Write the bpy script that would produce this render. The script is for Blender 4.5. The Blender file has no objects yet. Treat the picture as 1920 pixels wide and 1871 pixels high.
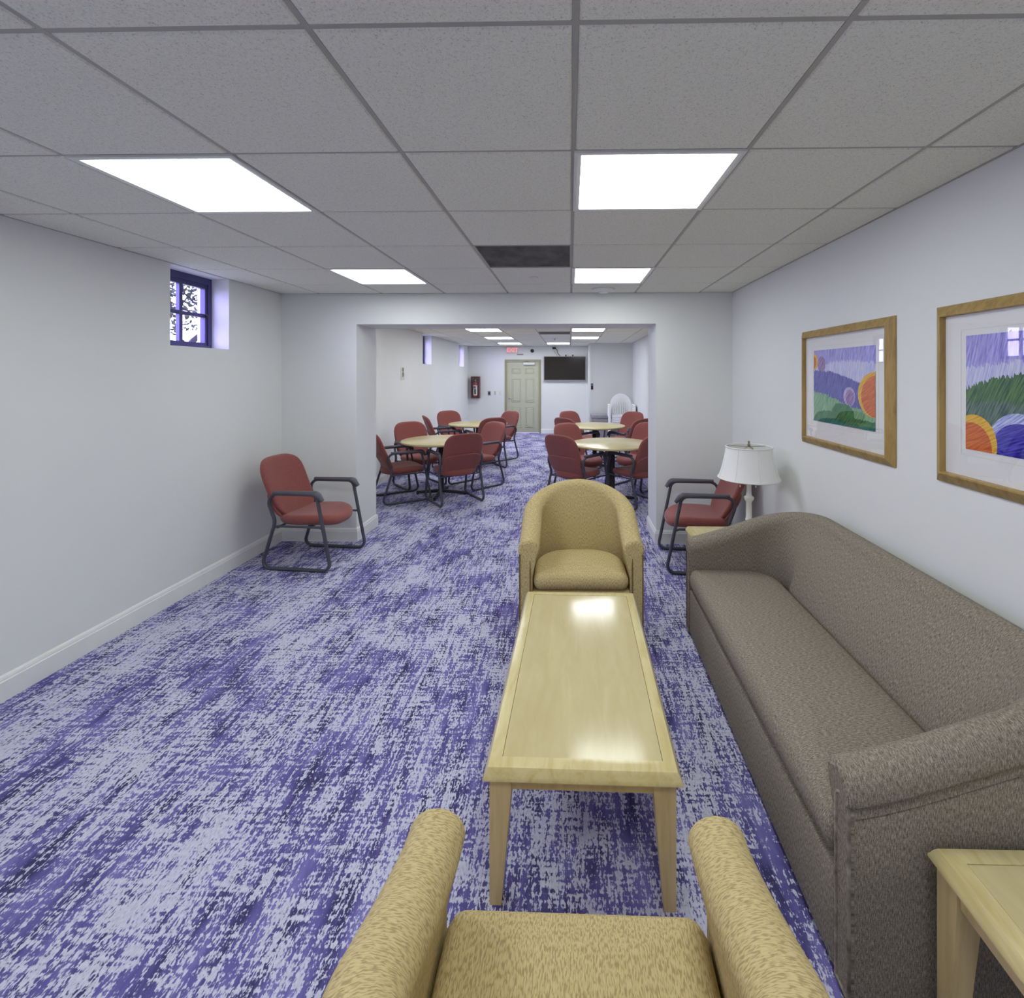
import bpy, bmesh, math, random
from mathutils import Vector, Matrix
PI = math.pi
random.seed(7)
S = bpy.context.scene
COL = S.collection

# ------------------------------------------------------------------ camera, world, exposure
F, CX, CY, YAW, CAMZ = 898.4, 1050.3, 702.6, 0.0206, 1.607
ZC = 2.3906                                    # ceiling height
cd = bpy.data.cameras.new('camera')
cam = bpy.data.objects.new('camera', cd); COL.objects.link(cam)
cam.location = (0, 0, CAMZ); cam.rotation_euler = (PI/2, 0, YAW)
cd.sensor_fit = 'HORIZONTAL'; cd.sensor_width = 36.0
cd.lens = F/1920*36.0
cd.shift_x = (960-CX)/1920.0
cd.shift_y = -(935.5-CY)/1920.0
cd.clip_start = 0.02; cd.clip_end = 200
S.camera = cam

PANEL_STRENGTH = 11.3
WORLD_STRENGTH = 20.0
w = bpy.data.worlds.new('world'); S.world = w; w.use_nodes = True
bg = w.node_tree.nodes['Background']
bg.inputs[0].default_value = (0.45, 0.41, 1.0, 1); bg.inputs[1].default_value = WORLD_STRENGTH
S.view_settings.view_transform = 'Standard'; S.view_settings.look = 'None'
S.view_settings.gamma = 1; S.view_settings.use_curve_mapping = False
S.view_settings.exposure = 0.0
S.cycles.use_denoising = True
S.cycles.max_bounces = 8; S.cycles.diffuse_bounces = 6; S.cycles.transparent_max_bounces = 12
S.cycles.sample_clamp_indirect = 6.0

# ------------------------------------------------------------------ materials
def srgb(r, g, b):
    f = lambda c: (c/255/12.92) if c/255 <= .04045 else ((c/255+.055)/1.055)**2.4
    return (f(r), f(g), f(b), 1)
class NT:
    """small helper for node trees"""
    def __init__(s, name, rough=.6, spec=.3):
        s.m = bpy.data.materials.new(name); s.m.use_nodes = True
        s.t = s.m.node_tree; s.p = s.t.nodes['Principled BSDF']
        s.p.inputs['Roughness'].default_value = rough
        s.p.inputs['Specular IOR Level'].default_value = spec
    def n(s, typ, **kw):
        d = s.t.nodes.new(typ)
        for k, v in kw.items():
            if k in d.inputs.keys(): d.inputs[k].default_value = v
            else: setattr(d, k, v)
        return d
    def l(s, a, b): s.t.links.new(a, b)
    def coord(s, which='Object', scale=(1, 1, 1)):
        c = s.n('ShaderNodeTexCoord'); m = s.n('ShaderNodeMapping')
        m.inputs['Scale'].default_value = scale
        s.l(c.outputs[which], m.inputs['Vector']); return m.outputs[0]
    def noise(s, vec, scale=1.0, detail=2.0, rough=.5, dist=0.0):
        d = s.n('ShaderNodeTexNoise'); d.inputs['Scale'].default_value = scale
        d.inputs['Detail'].default_value = detail; d.inputs['Roughness'].default_value = rough
        d.inputs['Distortion'].default_value = dist
        s.l(vec, d.inputs['Vector']); return d.outputs[0]
    def ramp(s, fac, stops, interp='LINEAR'):
        r = s.n('ShaderNodeValToRGB'); e = r.color_ramp.elements; r.color_ramp.interpolation = interp
        while len(e) < len(stops): e.new(.5)
        for q, (p, c) in zip(e, stops): q.position = p; q.color = c
        s.l(fac, r.inputs[0]); return r.outputs[0]
    def math(s, op, a, b):
        m = s.n('ShaderNodeMath', operation=op)
        for i, v in enumerate((a, b)):
            if isinstance(v, (int, float)): m.inputs[i].default_value = v
            else: s.l(v, m.inputs[i])
        return m.outputs[0]
    def mix(s, fac, a, b):
        m = s.n('ShaderNodeMix', data_type='RGBA')
        for i, v in ((0, fac), (6, a), (7, b)):
            if isinstance(v, (tuple, float, int)): m.inputs[i].default_value = v
            else: s.l(v, m.inputs[i])
        return m.outputs[2]
    def color(s, c): 
        if isinstance(c, tuple): s.p.inputs['Base Color'].default_value = c
        else: s.l(c, s.p.inputs['Base Color'])
    def bump(s, h, strength=.2, dist=.002):
        b = s.n('ShaderNodeBump'); b.inputs['Strength'].default_value = strength; b.inputs['Distance'].default_value = dist
        s.l(h, b.inputs['Height']); s.l(b.outputs[0], s.p.inputs['Normal'])

def plain(name, c, rough=.5, spec=.3, metal=0, var=.06):
    k = NT(name, rough, spec); k.p.inputs['Metallic'].default_value = metal
    v = k.noise(k.coord(), 9, 3)
    lo = tuple(x*(1-var) for x in c[:3])+(1,); hi = tuple(min(1, x*(1+var)) for x in c[:3])+(1,)
    k.color(k.ramp(v, [(.3, lo), (.7, hi)])); return k.m
def emit(name, c, s):
    k = NT(name); k.p.inputs['Base Color'].default_value = (.8, .8, .8, 1)
    k.p.inputs['Emission Color'].default_value = c; k.p.inputs['Emission Strength'].default_value = s; return k.m
def glass(name, tint=(1, 1, 1, 1)):
    k = NT(name); t = k.t
    tr = k.n('ShaderNodeBsdfTransparent'); tr.inputs[0].default_value = tint
    gl = k.n('ShaderNodeBsdfGlossy'); gl.inputs['Roughness'].default_value = .01
    fr = k.n('ShaderNodeFresnel'); ge = k.n('ShaderNodeNewGeometry')      # same ratio on both faces of the pane
    k.l(k.math('SUBTRACT', 1.45, k.math('MULTIPLY', ge.outputs['Backfacing'], 1.45-1/1.45)), fr.inputs[0])
    mx = k.n('ShaderNodeMixShader')
    k.l(fr.outputs[0], mx.inputs[0]); k.l(tr.outputs[0], mx.inputs[1]); k.l(gl.outputs[0], mx.inputs[2])
    t.nodes.remove(k.p); k.l(mx.outputs[0], t.nodes['Material Output'].inputs[0]); return k.m
def wood(name, base, dark, scale=(3, 40, 40), rough=.25, spec=.5, coat=0.0):
    k = NT(name, rough, spec)
    v = k.noise(k.coord('Object', scale), 1, 4, .6, .6)
    v2 = k.noise(k.coord('Object', (2.5, 2.5, 2.5)), 1, 2)
    c = k.ramp(v, [(.3, dark), (.55, base), (.75, tuple(min(1, x*1.08) for x in base[:3])+(1,))])
    k.color(k.mix(k.math('MULTIPLY', v2, .35), c, dark))
    k.p.inputs['Coat Weight'].default_value = coat; k.p.inputs['Coat Roughness'].default_value = .12
    return k.m

M = {}
def wall_paint():
    k = NT('wall_paint', .75, .2)
    v = k.noise(k.coord('Object', (.7, .7, .7)), 1, 3)
    k.color(k.ramp(v, [(.3, (.735, .745, .735, 1)), (.7, (.775, .785, .775, 1))]))
    k.bump(k.noise(k.coord(), 260, 2), .06, .001); return k.m
M['wall'] = wall_paint()
M['trim'] = plain('trim_paint', (.80, .80, .79, 1), .45, .3, var=.02)
def tile():
    k = NT('ceiling_tile', .9, .1)
    a = k.noise(k.coord(), 230, 3, .7); b = k.noise(k.coord(), 90, 2, .6)
    v = k.math('ADD', k.math('MULTIPLY', a, .7), k.math('MULTIPLY', b, .3))
    k.color(k.ramp(v, [(.36, (.52, .515, .45, 1)), (.44, (.78, .775, .695, 1)), (.6, (.86, .855, .765, 1))]))
    k.bump(v, .5, .004); return k.m
M['tile'] = tile()
M['grid'] = plain('ceiling_grid_metal', (.42, .41, .375, 1), .5, .3, var=.04)
M['white_metal'] = plain('white_metal', (.72, .72, .70, 1), .4, .4, var=.02)
M['panel'] = emit('lamp_diffuser', (.95, 1.0, .97, 1), PANEL_STRENGTH)
M['panel_cool'] = emit('lamp_diffuser_cool', (.92, .96, 1.0, 1), PANEL_STRENGTH*1.35)
def carpet():
    k = NT('carpet', .95, .05)
    n1 = k.noise(k.coord('Object', (150, 66, 1)), 1, 2, .6)
    n2 = k.noise(k.coord('Object', (58, 7.5, 1)), 1, 2, .55)
    n3 = k.noise(k.coord('Object', (8, 58, 1)), 1, 2, .55)
    n4 = k.noise(k.coord('Object', (3.4, 2.2, 1)), 1, 2, .5)
    v = k.math('ADD', k.math('MULTIPLY', n1, .36), k.math('MULTIPLY', n2, .32))
    v = k.math('ADD', v, k.math('MULTIPLY', n3, .22)); v = k.math('ADD', v, k.math('MULTIPLY', n4, .24))
    sel = k.ramp(v, [(.556, (0, 0, 0, 1)), (.588, (1, 1, 1, 1))])
    light = k.ramp(n1, [(.3, srgb(176, 176, 202)), (.7, srgb(206, 206, 224))])
    n5 = k.noise(k.coord('Object', (14, 3, 1)), 1, 3, .6)
    dark = k.ramp(n5, [(.36, srgb(66, 62, 104)), (.5, srgb(96, 90, 150)), (.66, srgb(122, 116, 178))])
    k.color(k.mix(sel, dark, light))
    k.bump(n1, .5, .004); return k.m
M['carpet'] = carpet()
def dash_fabric():
    k = NT('tan_dash_fabric', .85, .2)
    a = k.noise(k.coord('UV', (330, 72, 1)), 1, 1.5, .5, .4)
    b = k.noise(k.coord('UV', (600, 600, 1)), 1, 1)
    c = k.ramp(a, [(.40, srgb(166, 148, 106)), (.5, srgb(200, 181, 130)), (.62, srgb(208, 191, 142))])
    k.color(k.mix(k.math('MULTIPLY', b, .25), c, srgb(176, 157, 112))); k.bump(b, .25, .001); return k.m
M['tan'] = dash_fabric()
M['tan_piping'] = plain('tan_piping', srgb(128, 108, 72), .85, .2)
def rib_fabric():
    k = NT('brown_rib_fabric', .9, .15)
    a = k.noise(k.coord('UV', (480, 70, 1)), 1, 2, .6)
    b = k.noise(k.coord('UV', (150, 700, 1)), 1, 1)
    v = k.math('ADD', k.math('MULTIPLY', a, .65), k.math('MULTIPLY', b, .35))
    k.color(k.ramp(v, [(.36, srgb(90, 83, 73)), (.5, srgb(135, 126, 113)), (.64, srgb(172, 163, 149))]))
    k.bump(v, .35, .002); return k.m
M['brown'] = rib_fabric()
def red_fabric():
    k = NT('brick_red_fabric', .85, .2)
    a = k.noise(k.coord('Object', (260, 260, 260)), 1, 2); b = k.noise(k.coord('Object', (5, 5, 5)), 1, 2)
    c = k.ramp(a, [(.35, srgb(122, 66, 62)), (.65, srgb(156, 90, 84))])
    k.color(k.mix(k.math('MULTIPLY', b, .3), c, srgb(126, 70, 66)))
    k.p.inputs['Sheen Weight'].default_value = .25; k.bump(a, .2, .001); return k.m
M['red'] = red_fabric()
M['slate'] = plain('slate_metal', srgb(72, 72, 84), .38, .5)
M['slate_pad'] = plain('slate_plastic', srgb(82, 80, 92), .42, .45)
M['maple'] = wood('maple_veneer', srgb(203, 190, 145), srgb(197, 182, 134), (22, 4, 22), .13, .38)
M['maple_edge'] = wood('maple_edge_wood', srgb(216, 203, 152), srgb(200, 182, 124), (30, 5, 30), .22, .5)
M['maple_leg'] = wood('maple_leg_wood', srgb(210, 188, 138), srgb(196, 170, 118), (45, 45, 4), .35, .4)
M['maple_round'] = wood('maple_laminate', srgb(206, 194, 148), srgb(196, 182, 130), (3, 40, 40), .22, .5)
M['oak'] = wood('oak_frame_wood', srgb(176, 148, 88), srgb(142, 114, 62), (40, 40, 6), .4, .4)
M['black'] = plain('black_plastic', (.018, .018, .02, 1), .35, .4)
M['dark'] = plain('dark_metal', srgb(46, 44, 50), .4, .4)
M['lamp_white'] = plain('lamp_white_enamel', (.78, .78, .76, 1), .3, .4, var=.02)
def shade_mat():
    k = NT('lamp_shade_fabric', .8, .2)
    k.color((.86, .86, .86, 1)); k.bump(k.noise(k.coord(), 300, 2), .1, .001)
    k.p.inputs['Subsurface Weight'].default_value = 0.0; return k.m
M['shade'] = shade_mat()
M['brass'] = plain('aged_brass', (.30, .26, .18, 1), .35, .5, metal=1)
M['chrome'] = plain('satin_chrome', (.45, .45, .46, 1), .3, .5, metal=1)
M['door'] = plain('door_paint', srgb(184, 185, 163), .45, .35, var=.02)
M['door_frame'] = plain('door_frame_paint', srgb(150, 148, 116), .45, .35, var=.03)
M['resin'] = plain('white_resin', (.86, .86, .88, 1), .4, .4, var=.02)
M['grey_box'] = plain('grey_plastic', srgb(150, 148, 154), .5, .3)
M['mat_board'] = plain('mat_board', (.80, .80, .80, 1), .9, .1, var=.01)
M['glass'] = glass('thin_glass')
M['win_frame'] = plain('window_frame_bloom_tint', srgb(70, 66, 108), .4, .4)  # bluish bloom from the bright sky is put into the frame colour
M['ext_wall'] = plain('exterior_render', (.62, .62, .64, 1), .8, .2)
M['earth'] = plain('garden_soil', (.20, .24, .10, 1), .9, .1, var=.3)
M['bark'] = plain('bark', (.022, .019, .017, 1), .9, .1, var=.3)
M['leaf'] = plain('leaf', (.022, .032, .014, 1), .7, .2, var=.4)
M['case_red'] = plain('extinguisher_case_red', srgb(92, 40, 42), .35, .5)
M['fire_red'] = plain('extinguisher_red', srgb(160, 44, 40), .3, .5)
M['paper'] = plain('paper_white', (.82, .82, .82, 1), .8, .1, var=.02)
M['exit_red'] = emit('exit_letters', (1.0, .10, .07, 1), .75)
M['exit_face'] = plain('exit_face', srgb(232, 206, 206), .4, .4)
M['grey_plate'] = plain('grey_plate', srgb(150, 150, 150), .5, .3)
M['beige_plate'] = plain('ivory_plate', srgb(222, 220, 212), .4, .4, var=.02)
def vent_mat():
    k = NT('vent_grille', .6, .3)
    wv = k.n('ShaderNodeTexWave', wave_type='BANDS', bands_direction='X'); wv.inputs['Scale'].default_value = 40
    k.l(k.coord(), wv.inputs['Vector'])
    v = k.noise(k.coord('Object', (9, 5, 1)), 1, 3)
    a = k.ramp(v, [(.35, (.055, .052, .048, 1)), (.7, (.15, .145, .135, 1))])
    k.color(k.mix(k.math('MULTIPLY', wv.outputs[0], .35), a, (.03, .03, .03, 1))); return k.m
M['vent'] = vent_mat()
def screen_mat():
    k = NT('tv_screen', .12, .5)
    k.color((.022, .018, .014, 1)); return k.m
M['screen'] = screen_mat()
def pencil(name, c1, c2, rot=.6, sc=(150, 12, 1)):
    k = NT(name, .9, .1)
    c = k.n('ShaderNodeTexCoord'); m = k.n('ShaderNodeMapping'); m.inputs['Rotation'].default_value = (0, 0, rot)
    k.l(c.outputs['UV'], m.inputs[0]); m2 = k.n('ShaderNodeMapping'); m2.inputs['Scale'].default_value = sc
    k.l(m.outputs[0], m2.inputs[0])
    v = k.noise(m2.outputs[0], 1, 3, .6)
    k.color(k.ramp(v, [(.38, c1), (.62, c2)])); return k.m

# ------------------------------------------------------------------ object helpers
def link(name, me, mat=None, parent=None, loc=(0, 0, 0), rot=(0, 0, 0)):
    o = bpy.data.objects.new(name, me); COL.objects.link(o)
    if mat is not None:
        for mm in (mat if isinstance(mat, (list, tuple)) else [mat]): me.materials.append(mm)
    o.location = loc; o.rotation_euler = rot
    if parent: o.parent = parent
    return o
def smooth(me, ang=40):
    me.polygons.foreach_set('use_smooth', [True]*len(me.polygons)); me.set_sharp_from_angle(angle=math.radians(ang)); me.update()
def fix(me):
    bm = bmesh.new(); bm.from_mesh(me); bmesh.ops.recalc_face_normals(bm, faces=bm.faces); bm.to_mesh(me); bm.free(); me.update()
def mesh(name, V, Fc, sm=None, uv=None, recalc=True):
    me = bpy.data.meshes.new(name); me.from_pydata([tuple(v) for v in V], [], Fc); me.update()
    if uv is not None:
        L = me.uv_layers.new(name='UVMap')
        for i, lp in enumerate(me.loops): L.data[i].uv = uv[lp.vertex_index]
    if recalc: fix(me)
    if sm: smooth(me, sm)
    return me
class MB:
    """collects shapes into one mesh"""
    def __init__(s): s.V = []; s.F = []
    def add(s, V, Fc):
        b = len(s.V); s.V += [Vector(v) for v in V]; s.F += [tuple(i+b for i in f) for f in Fc]; return s
    def box(s, x0, x1, y0, y1, z0, z1):
        V = [(x, y, z) for z in (z0, z1) for y in (y0, y1) for x in (x0, x1)]
        return s.add(V, [(0, 2, 3, 1), (4, 5, 7, 6), (0, 1, 5, 4), (2, 6, 7, 3), (0, 4, 6, 2), (1, 3, 7, 5)])
    def rbox(s, x0, x1, y0, y1, z0, z1, r=.004, seg=2):
        bm = bmesh.new(); bmesh.ops.create_cube(bm, size=1)
        bmesh.ops.scale(bm, vec=(x1-x0, y1-y0, z1-z0), verts=bm.verts)
        bmesh.ops.translate(bm, vec=((x0+x1)/2, (y0+y1)/2, (z0+z1)/2), verts=bm.verts)
        bmesh.ops.bevel(bm, geom=list(bm.edges), offset=r, segments=seg, affect='EDGES', profile=.5)
        bm.verts.ensure_lookup_table(); bm.verts.index_update()
        s.add([v.co.copy() for v in bm.verts], [tuple(v.index for v in f.verts) for f in bm.faces]); bm.free(); return s
    def tube(s, pts, r, n=10, closed=False, ell=1.0, up=None):
        pts = [Vector(p) for p in pts]; N = len(pts); rr = r if isinstance(r, (list, tuple)) else [r]*N
        V = []; Fc = []; ref = Vector(up) if up else None; prev = None
        for i, p in enumerate(pts):
            if closed: t = (pts[(i+1) % N]-pts[i-1]).normalized()
            else: t = (pts[min(i+1, N-1)]-pts[max(i-1, 0)]).normalized()
            if ref is not None: a = ref
            elif prev is None: a = Vector((0, 0, 1)) if abs(t.z) < .9 else Vector((1, 0, 0))
            else: a = prev
            a = (a-t*a.dot(t)).normalized(); prev = a; b = t.cross(a)
            for k in range(n):
                th = 2*PI*k/n; V.append(p+(a*math.cos(th)*ell+b*math.sin(th))*rr[i])
        for i in range(N if closed else N-1):
            j = (i+1) % N
            for k in range(n): Fc.append((i*n+k, i*n+(k+1) % n, j*n+(k+1) % n, j*n+k))
        if not closed: Fc += [tuple(range(n))[::-1], tuple((N-1)*n+k for k in range(n))]
        return s.add(V, Fc)
    def lathe(s, prof, c=(0, 0, 0), n=24, axis='z', cap=True):
        V = []; Fc = []; m = len(prof); c = Vector(c)
        for r, h in prof:
            for k in range(n):
                a = 2*PI*k/n; u, v = r*math.cos(a), r*math.sin(a)
                V.append(c+(Vector((u, v, h)) if axis == 'z' else Vector((u, h, v)) if axis == 'y' else Vector((h, u, v))))
        for i in range(m-1):
            for k in range(n): Fc.append((i*n+k, i*n+(k+1) % n, (i+1)*n+(k+1) % n, (i+1)*n+k))
        if cap: Fc += [tuple(range(n))[::-1], tuple((m-1)*n+k for k in range(n))]
        return s.add(V, Fc)
    def prism(s, poly, z0, z1):
        n = len(poly); V = [(x, y, z0) for x, y in poly]+[(x, y, z1) for x, y in poly]
        return s.add(V, [tuple(range(n))[::-1], tuple(range(n, 2*n))]+[(i, (i+1) % n, n+(i+1) % n, n+i) for i in range(n)])
    def ring(s, W, H, prof):
        """rectangular moulding in local x,y with height z; prof = [(inset from outer edge, height)], closed loop"""
        V = []; m = len(prof); Fc = []
        for sx, sy in ((-1, -1), (1, -1), (1, 1), (-1, 1)):
            for d, h in prof: V.append((sx*(W/2-d), sy*(H/2-d), h))
        for c in range(4):
            d = (c+1) % 4
            for k in range(m): Fc.append((c*m+k, d*m+k, d*m+(k+1) % m, c*m+(k+1) % m))
        return s.add(V, Fc)
    def xf(s, mat, start=0):
        for i in range(start, len(s.V)): s.V[i] = mat @ s.V[i]
        return s
    def build(s, name, mat, parent=None, sm=None, loc=(0, 0, 0), rot=(0, 0, 0)):
        return link(name, mesh(name, s.V, s.F, sm), mat, parent, loc, rot)

def tag(o, label, cat, group=None):
    o['label'] = label; o['category'] = cat
    if group: o['group'] = group
    return o
def thing(name, label, cat, loc=(0, 0, 0), rz=0.0, group=None):
    o = bpy.data.objects.new(name, None); COL.objects.link(o); o.empty_display_size = .1
    o.location = loc; o.rotation_euler = (0, 0, rz); return tag(o, label, cat, group)
def struct(o): o['kind'] = 'structure'; return o
def dup(root, loc, rz, label=None, group=None):
    r = root.copy(); COL.objects.link(r); r.location = loc; r.rotation_euler = (0, 0, rz)
    if label: r['label'] = label
    if group: r['group'] = group
    for ch in list(root.children):
        c = ch.copy(); COL.objects.link(c); c.parent = r
        for g in list(ch.children):
            d = g.copy(); COL.objects.link(d); d.parent = c
    return r
def fillet(pts, rad, seg=6, closed=True):
    """round the corners of a polyline"""
    P = [Vector(p) for p in pts]; N = len(P); out = []
    for i in range(N):
        if not closed and i in (0, N-1): out.append(P[i]); continue
        a = (P[i-1]-P[i]); b = (P[(i+1) % N]-P[i]); la, lb = a.length, b.length; a.normalize(); b.normalize()
        r = rad[i] if isinstance(rad, (list, tuple)) else rad
        ang = a.angle(b); d = min(r/math.tan(ang/2), la*.49, lb*.49); re = d*math.tan(ang/2)
        c = P[i]+(a+b).normalized()*(re/math.sin(ang/2))
        p0 = P[i]+a*d-c; p1 = P[i]+b*d-c; th = p0.angle(p1)
        ax = p0.cross(p1).normalized() if th > 1e-4 else Vector((0, 0, 1))
        for k in range(seg+1): out.append(c+Matrix.Rotation(th*k/seg, 3, ax) @ p0)
    return out

# ------------------------------------------------------------------ setting
XL, XR, YB, YB2, YF, YC = -2.797, 1.546, 4.588, 5.058, 13.15, -3.2
OX0, OX1, OZ = -2.063, 0.821, 2.095            # the wide opening in the cross wall
BX0, BY = 0.49, 11.90                          # boxed-out corner at the far end
T0, G = 0.0128, 0.6096                         # ceiling grid phase and module
WINS = [(-2.58, -2.0), (0.36, 0.94), (3.296, 3.873), (6.25, 6.83), (9.05, 9.617), (12.0, 12.58)]
WZ = 1.814; WTOP = ZC-.004; XO = -3.06         # sill height, head, outside face

floor = struct(MB().box(XL-.4, XR+.2, YC-.2, YF+.2, -.12, 0).build('floor', M['carpet']))
def wall(name, mb, mat='wall'): return struct(mb.build(name, M[mat]))
mb = MB(); y = YC
for a, b in WINS:
    mb.box(XO, XL, y, a, 0, ZC+.1); mb.box(XO, XL, a, b, 0, WZ); mb.box(XO, XL, a, b, WTOP, ZC+.1); y = b
mb.box(XO, XL, y, YF, 0, ZC+.1); wall('wall_left', mb)
wall('wall_right', MB().box(XR, XR+.2, YC, YF, 0, ZC+.1))
wall('wall_back', MB().box(XL-.3, XR+.2, YC-.2, YC, 0, ZC+.1))
mb = MB().box(XL, OX0, YB, YB2, 0, ZC+.09).box(OX1, XR, YB, YB2, 0, ZC+.09).box(OX0, OX1, YB, YB2, OZ, ZC+.09)
wall('wall_middle', mb)
DX0, DX1, DZ = -1.765, -0.825, 1.995
mb = MB().box(XL-.3, DX0, YF, YF+.2, 0, ZC+.1).box(DX1, XR+.2, YF, YF+.2, 0, ZC+.1).box(DX0, DX1, YF, YF+.2, DZ, ZC+.1)
wall('wall_far', mb)
wall('wall_corner', MB().box(BX0, XR, BY, YF, 0, ZC+.09))
struct(MB().box(BX0-.012, BX0+.03, BY-.012, BY+.03, .127, ZC).build('trim_1', M['trim']))

# baseboards: profile swept along straight runs (o = start, d = end, n = into the room)
BP = [(0, 0), (.016, 0), (.016, .098), (.012, .102), (.012, .108), (.009, .118), (.003, .127), (0, .127)]
def base_run(mb, p, q, n, e0=0, e1=0):
    """e0/e1: outside-corner mitres (+1 lengthens with depth, -1 shortens)"""
    p = Vector(p); q = Vector(q); d = (q-p).normalized(); n = Vector(n); V = []
    for base, s, e in ((p, -1, e0), (q, 1, e1)):
        for dd, h in BP:
            v = base+n*dd+d*(s*e*dd); V.append((v.x, v.y, h))
    m = len(BP); mb.add(V, [tuple(range(m)), tuple(range(m, 2*m))]+[(k, (k+1) % m, m+(k+1) % m, m+k) for k in range(m)])
def baseboard(name, runs):
    mb = MB()
    for r in runs: base_run(mb, *r)
    struct(mb.build(name, M['trim']))
baseboard('baseboard_left', [((XL, YC), (XL, YB), (1, 0), -1, -1), ((XL, YB2), (XL, YF), (1, 0), -1, -1)])
baseboard('baseboard_right', [((XR, YC), (XR, YB), (-1, 0), -1, -1), ((XR, YB2), (XR, BY), (-1, 0), -1, -1)])
baseboard('baseboard_back', [((XL, YC), (XR, YC), (0, 1), -1, -1)])
baseboard('baseboard_middle', [((XL, YB), (OX0, YB), (0, -1), -1, 1), ((OX0, YB), (OX0, YB2), (1, 0), 1, 1), ((XL, YB2), (OX0, YB2), (0, 1), -1, 1),
                               ((OX1, YB), (XR, YB), (0, -1), 1, -1), ((OX1, YB), (OX1, YB2), (-1, 0), 1, 1), ((OX1, YB2), (XR, YB2), (0, 1), 1, -1)])
baseboard('baseboard_far', [((XL, YF), (DX0-.03, YF), (0, -1), -1, 0), ((DX1+.03, YF), (BX0, YF), (0, -1), 0, -1)])
baseboard('baseboard_corner', [((BX0, BY), (XR, BY), (0, -1), 1, -1), ((BX0, BY), (BX0, YF), (-1, 0), 1, -1)])

# ------------------------------------------------------------------ ceiling: tiles in a T-bar grid
def cells(y0, y1, phase):
    xs = [XL]+[T0+i*G for i in range(-4, 3) if XL+.02 < T0+i*G < XR-.02]+[XR]
    k0 = math.ceil((y0+.03-phase)/G); ys = [y0]
    while phase+k0*G < y1-.03: ys.append(phase+k0*G); k0 += 1
    return xs, ys+[y1]
NEAR_P, FAR_P = 1.0729, 8.075
def near_row(k): return NEAR_P+k*G
def far_row(k): return FAR_P+k*G
def colx(c): return T0+c*G
LIGHTS = []       # (x0, y0) lower corner of each 2x2 opening
for r in (-5, -2, 1, 4):
    for c in (-3, 0): LIGHTS.append((colx(c), near_row(r), 'near', c, r))
for r in (-3, 0, 3, 6):
    for c in (-3, 0): LIGHTS.append((colx(-1 if (r == 6 and c == 0) else c), far_row(r), 'far', c, r))
VENTS = [(colx(-1), near_row(3)), (colx(-1), far_row(1))]
HOLES = [(a[0], a[1]) for a in LIGHTS]+VENTS
def make_ceiling():
    tiles = MB(); grid = MB()
    for (y0, y1, ph) in ((YC, YB, NEAR_P), (YB2, YF, FAR_P)):
        xs, ys = cells(y0, y1, ph)
        for i in range(len(xs)-1):
            for j in range(len(ys)-1):
                if any(abs(xs[i]-hx) < .05 and abs(ys[j]-hy) < .05 for hx, hy in HOLES): continue
                a = .0075
                x0, x1, Y0, Y1 = xs[i]+a, xs[i+1]-a, ys[j]+a, ys[j+1]-a
                e = .006
                V = [(x0+e, Y0+e, ZC), (x1-e, Y0+e, ZC), (x1-e, Y1-e, ZC), (x0+e, Y1-e, ZC),
                     (x0, Y0, ZC+.006), (x1, Y0, ZC+.006), (x1, Y1, ZC+.006), (x0, Y1, ZC+.006),
                     (x0, Y0, ZC+.02), (x1, Y0, ZC+.02), (x1, Y1, ZC+.02), (x0, Y1, ZC+.02)]
                tiles.add(V, [(0, 1, 2, 3), (0, 4, 5, 1), (1, 5, 6, 2), (2, 6, 7, 3), (3, 7, 4, 0), (4, 8, 9, 5), (5, 9, 10, 6), (6, 10, 11, 7), (7, 11, 8, 4), (8, 11, 10, 9)])
        for x in xs[1:-1]: grid.box(x-.0075, x+.0075, y0, y1, ZC+.004, ZC+.03)
        for q, yy in enumerate(ys[1:-1]): grid.box(XL, XR, yy-.0075, yy+.0075, ZC+.0045, ZC+.03)
        for a in ((XL, XL+.012, y0, y1), (XR-.012, XR, y0, y1), (XL, XR, y0, y0+.012), (XL, XR, y1-.012, y1)): grid.box(*a, ZC-.001, ZC+.03)
    c = struct(tiles.build('ceiling', M['tile']))
    grid.build('ceiling_grid', M['grid'], c)
    MB().box(XL-.4, XR+.2, YC-.2, YF+.2, ZC+.1, ZC+.22).build('ceiling_slab', M['wall'], c)
make_ceiling()

def light(x0, y0, where, c, r):
    side = 'left' if c == -3 else 'right'
    lab = {('near', 1): f'lit square ceiling panel nearest the viewer in the {side} row',
           ('near', 4): f'lit square ceiling panel just before the wide opening, {side} row',
           ('near', -2): f'lit square ceiling panel overhead above the foreground seats, {side} row',
           ('near', -5): f'lit square ceiling panel at the rear end of the lounge, {side} row',
           ('far', -3): f'lit square ceiling panel hidden just behind the opening header, {side} row',
           ('far', 0): f'first lit ceiling panel seen through the opening, {side} row of dining room',
           ('far', 3): f'second lit ceiling panel seen through the opening, {side} row of dining room',
           ('far', 6): f'farthest lit ceiling panel by the exit wall, {side} row'}[(where, r)]
    t = thing('ceiling_light', lab, 'ceiling light', (x0+G/2, y0+G/2, ZC), 0, 'square fluorescent ceiling panels')
    MB().ring(G-.004, G-.004, [(0, .022), (0, -.003), (.012, -.005), (.026, -.002), (.028, .022)]).build('frame', M['white_metal'], t)
    MB().box(-.277, .277, -.277, .277, .004, .010).build('diffuser', M['panel' if where == 'near' else 'panel_cool'], t)
for a in LIGHTS: light(*a)
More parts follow.
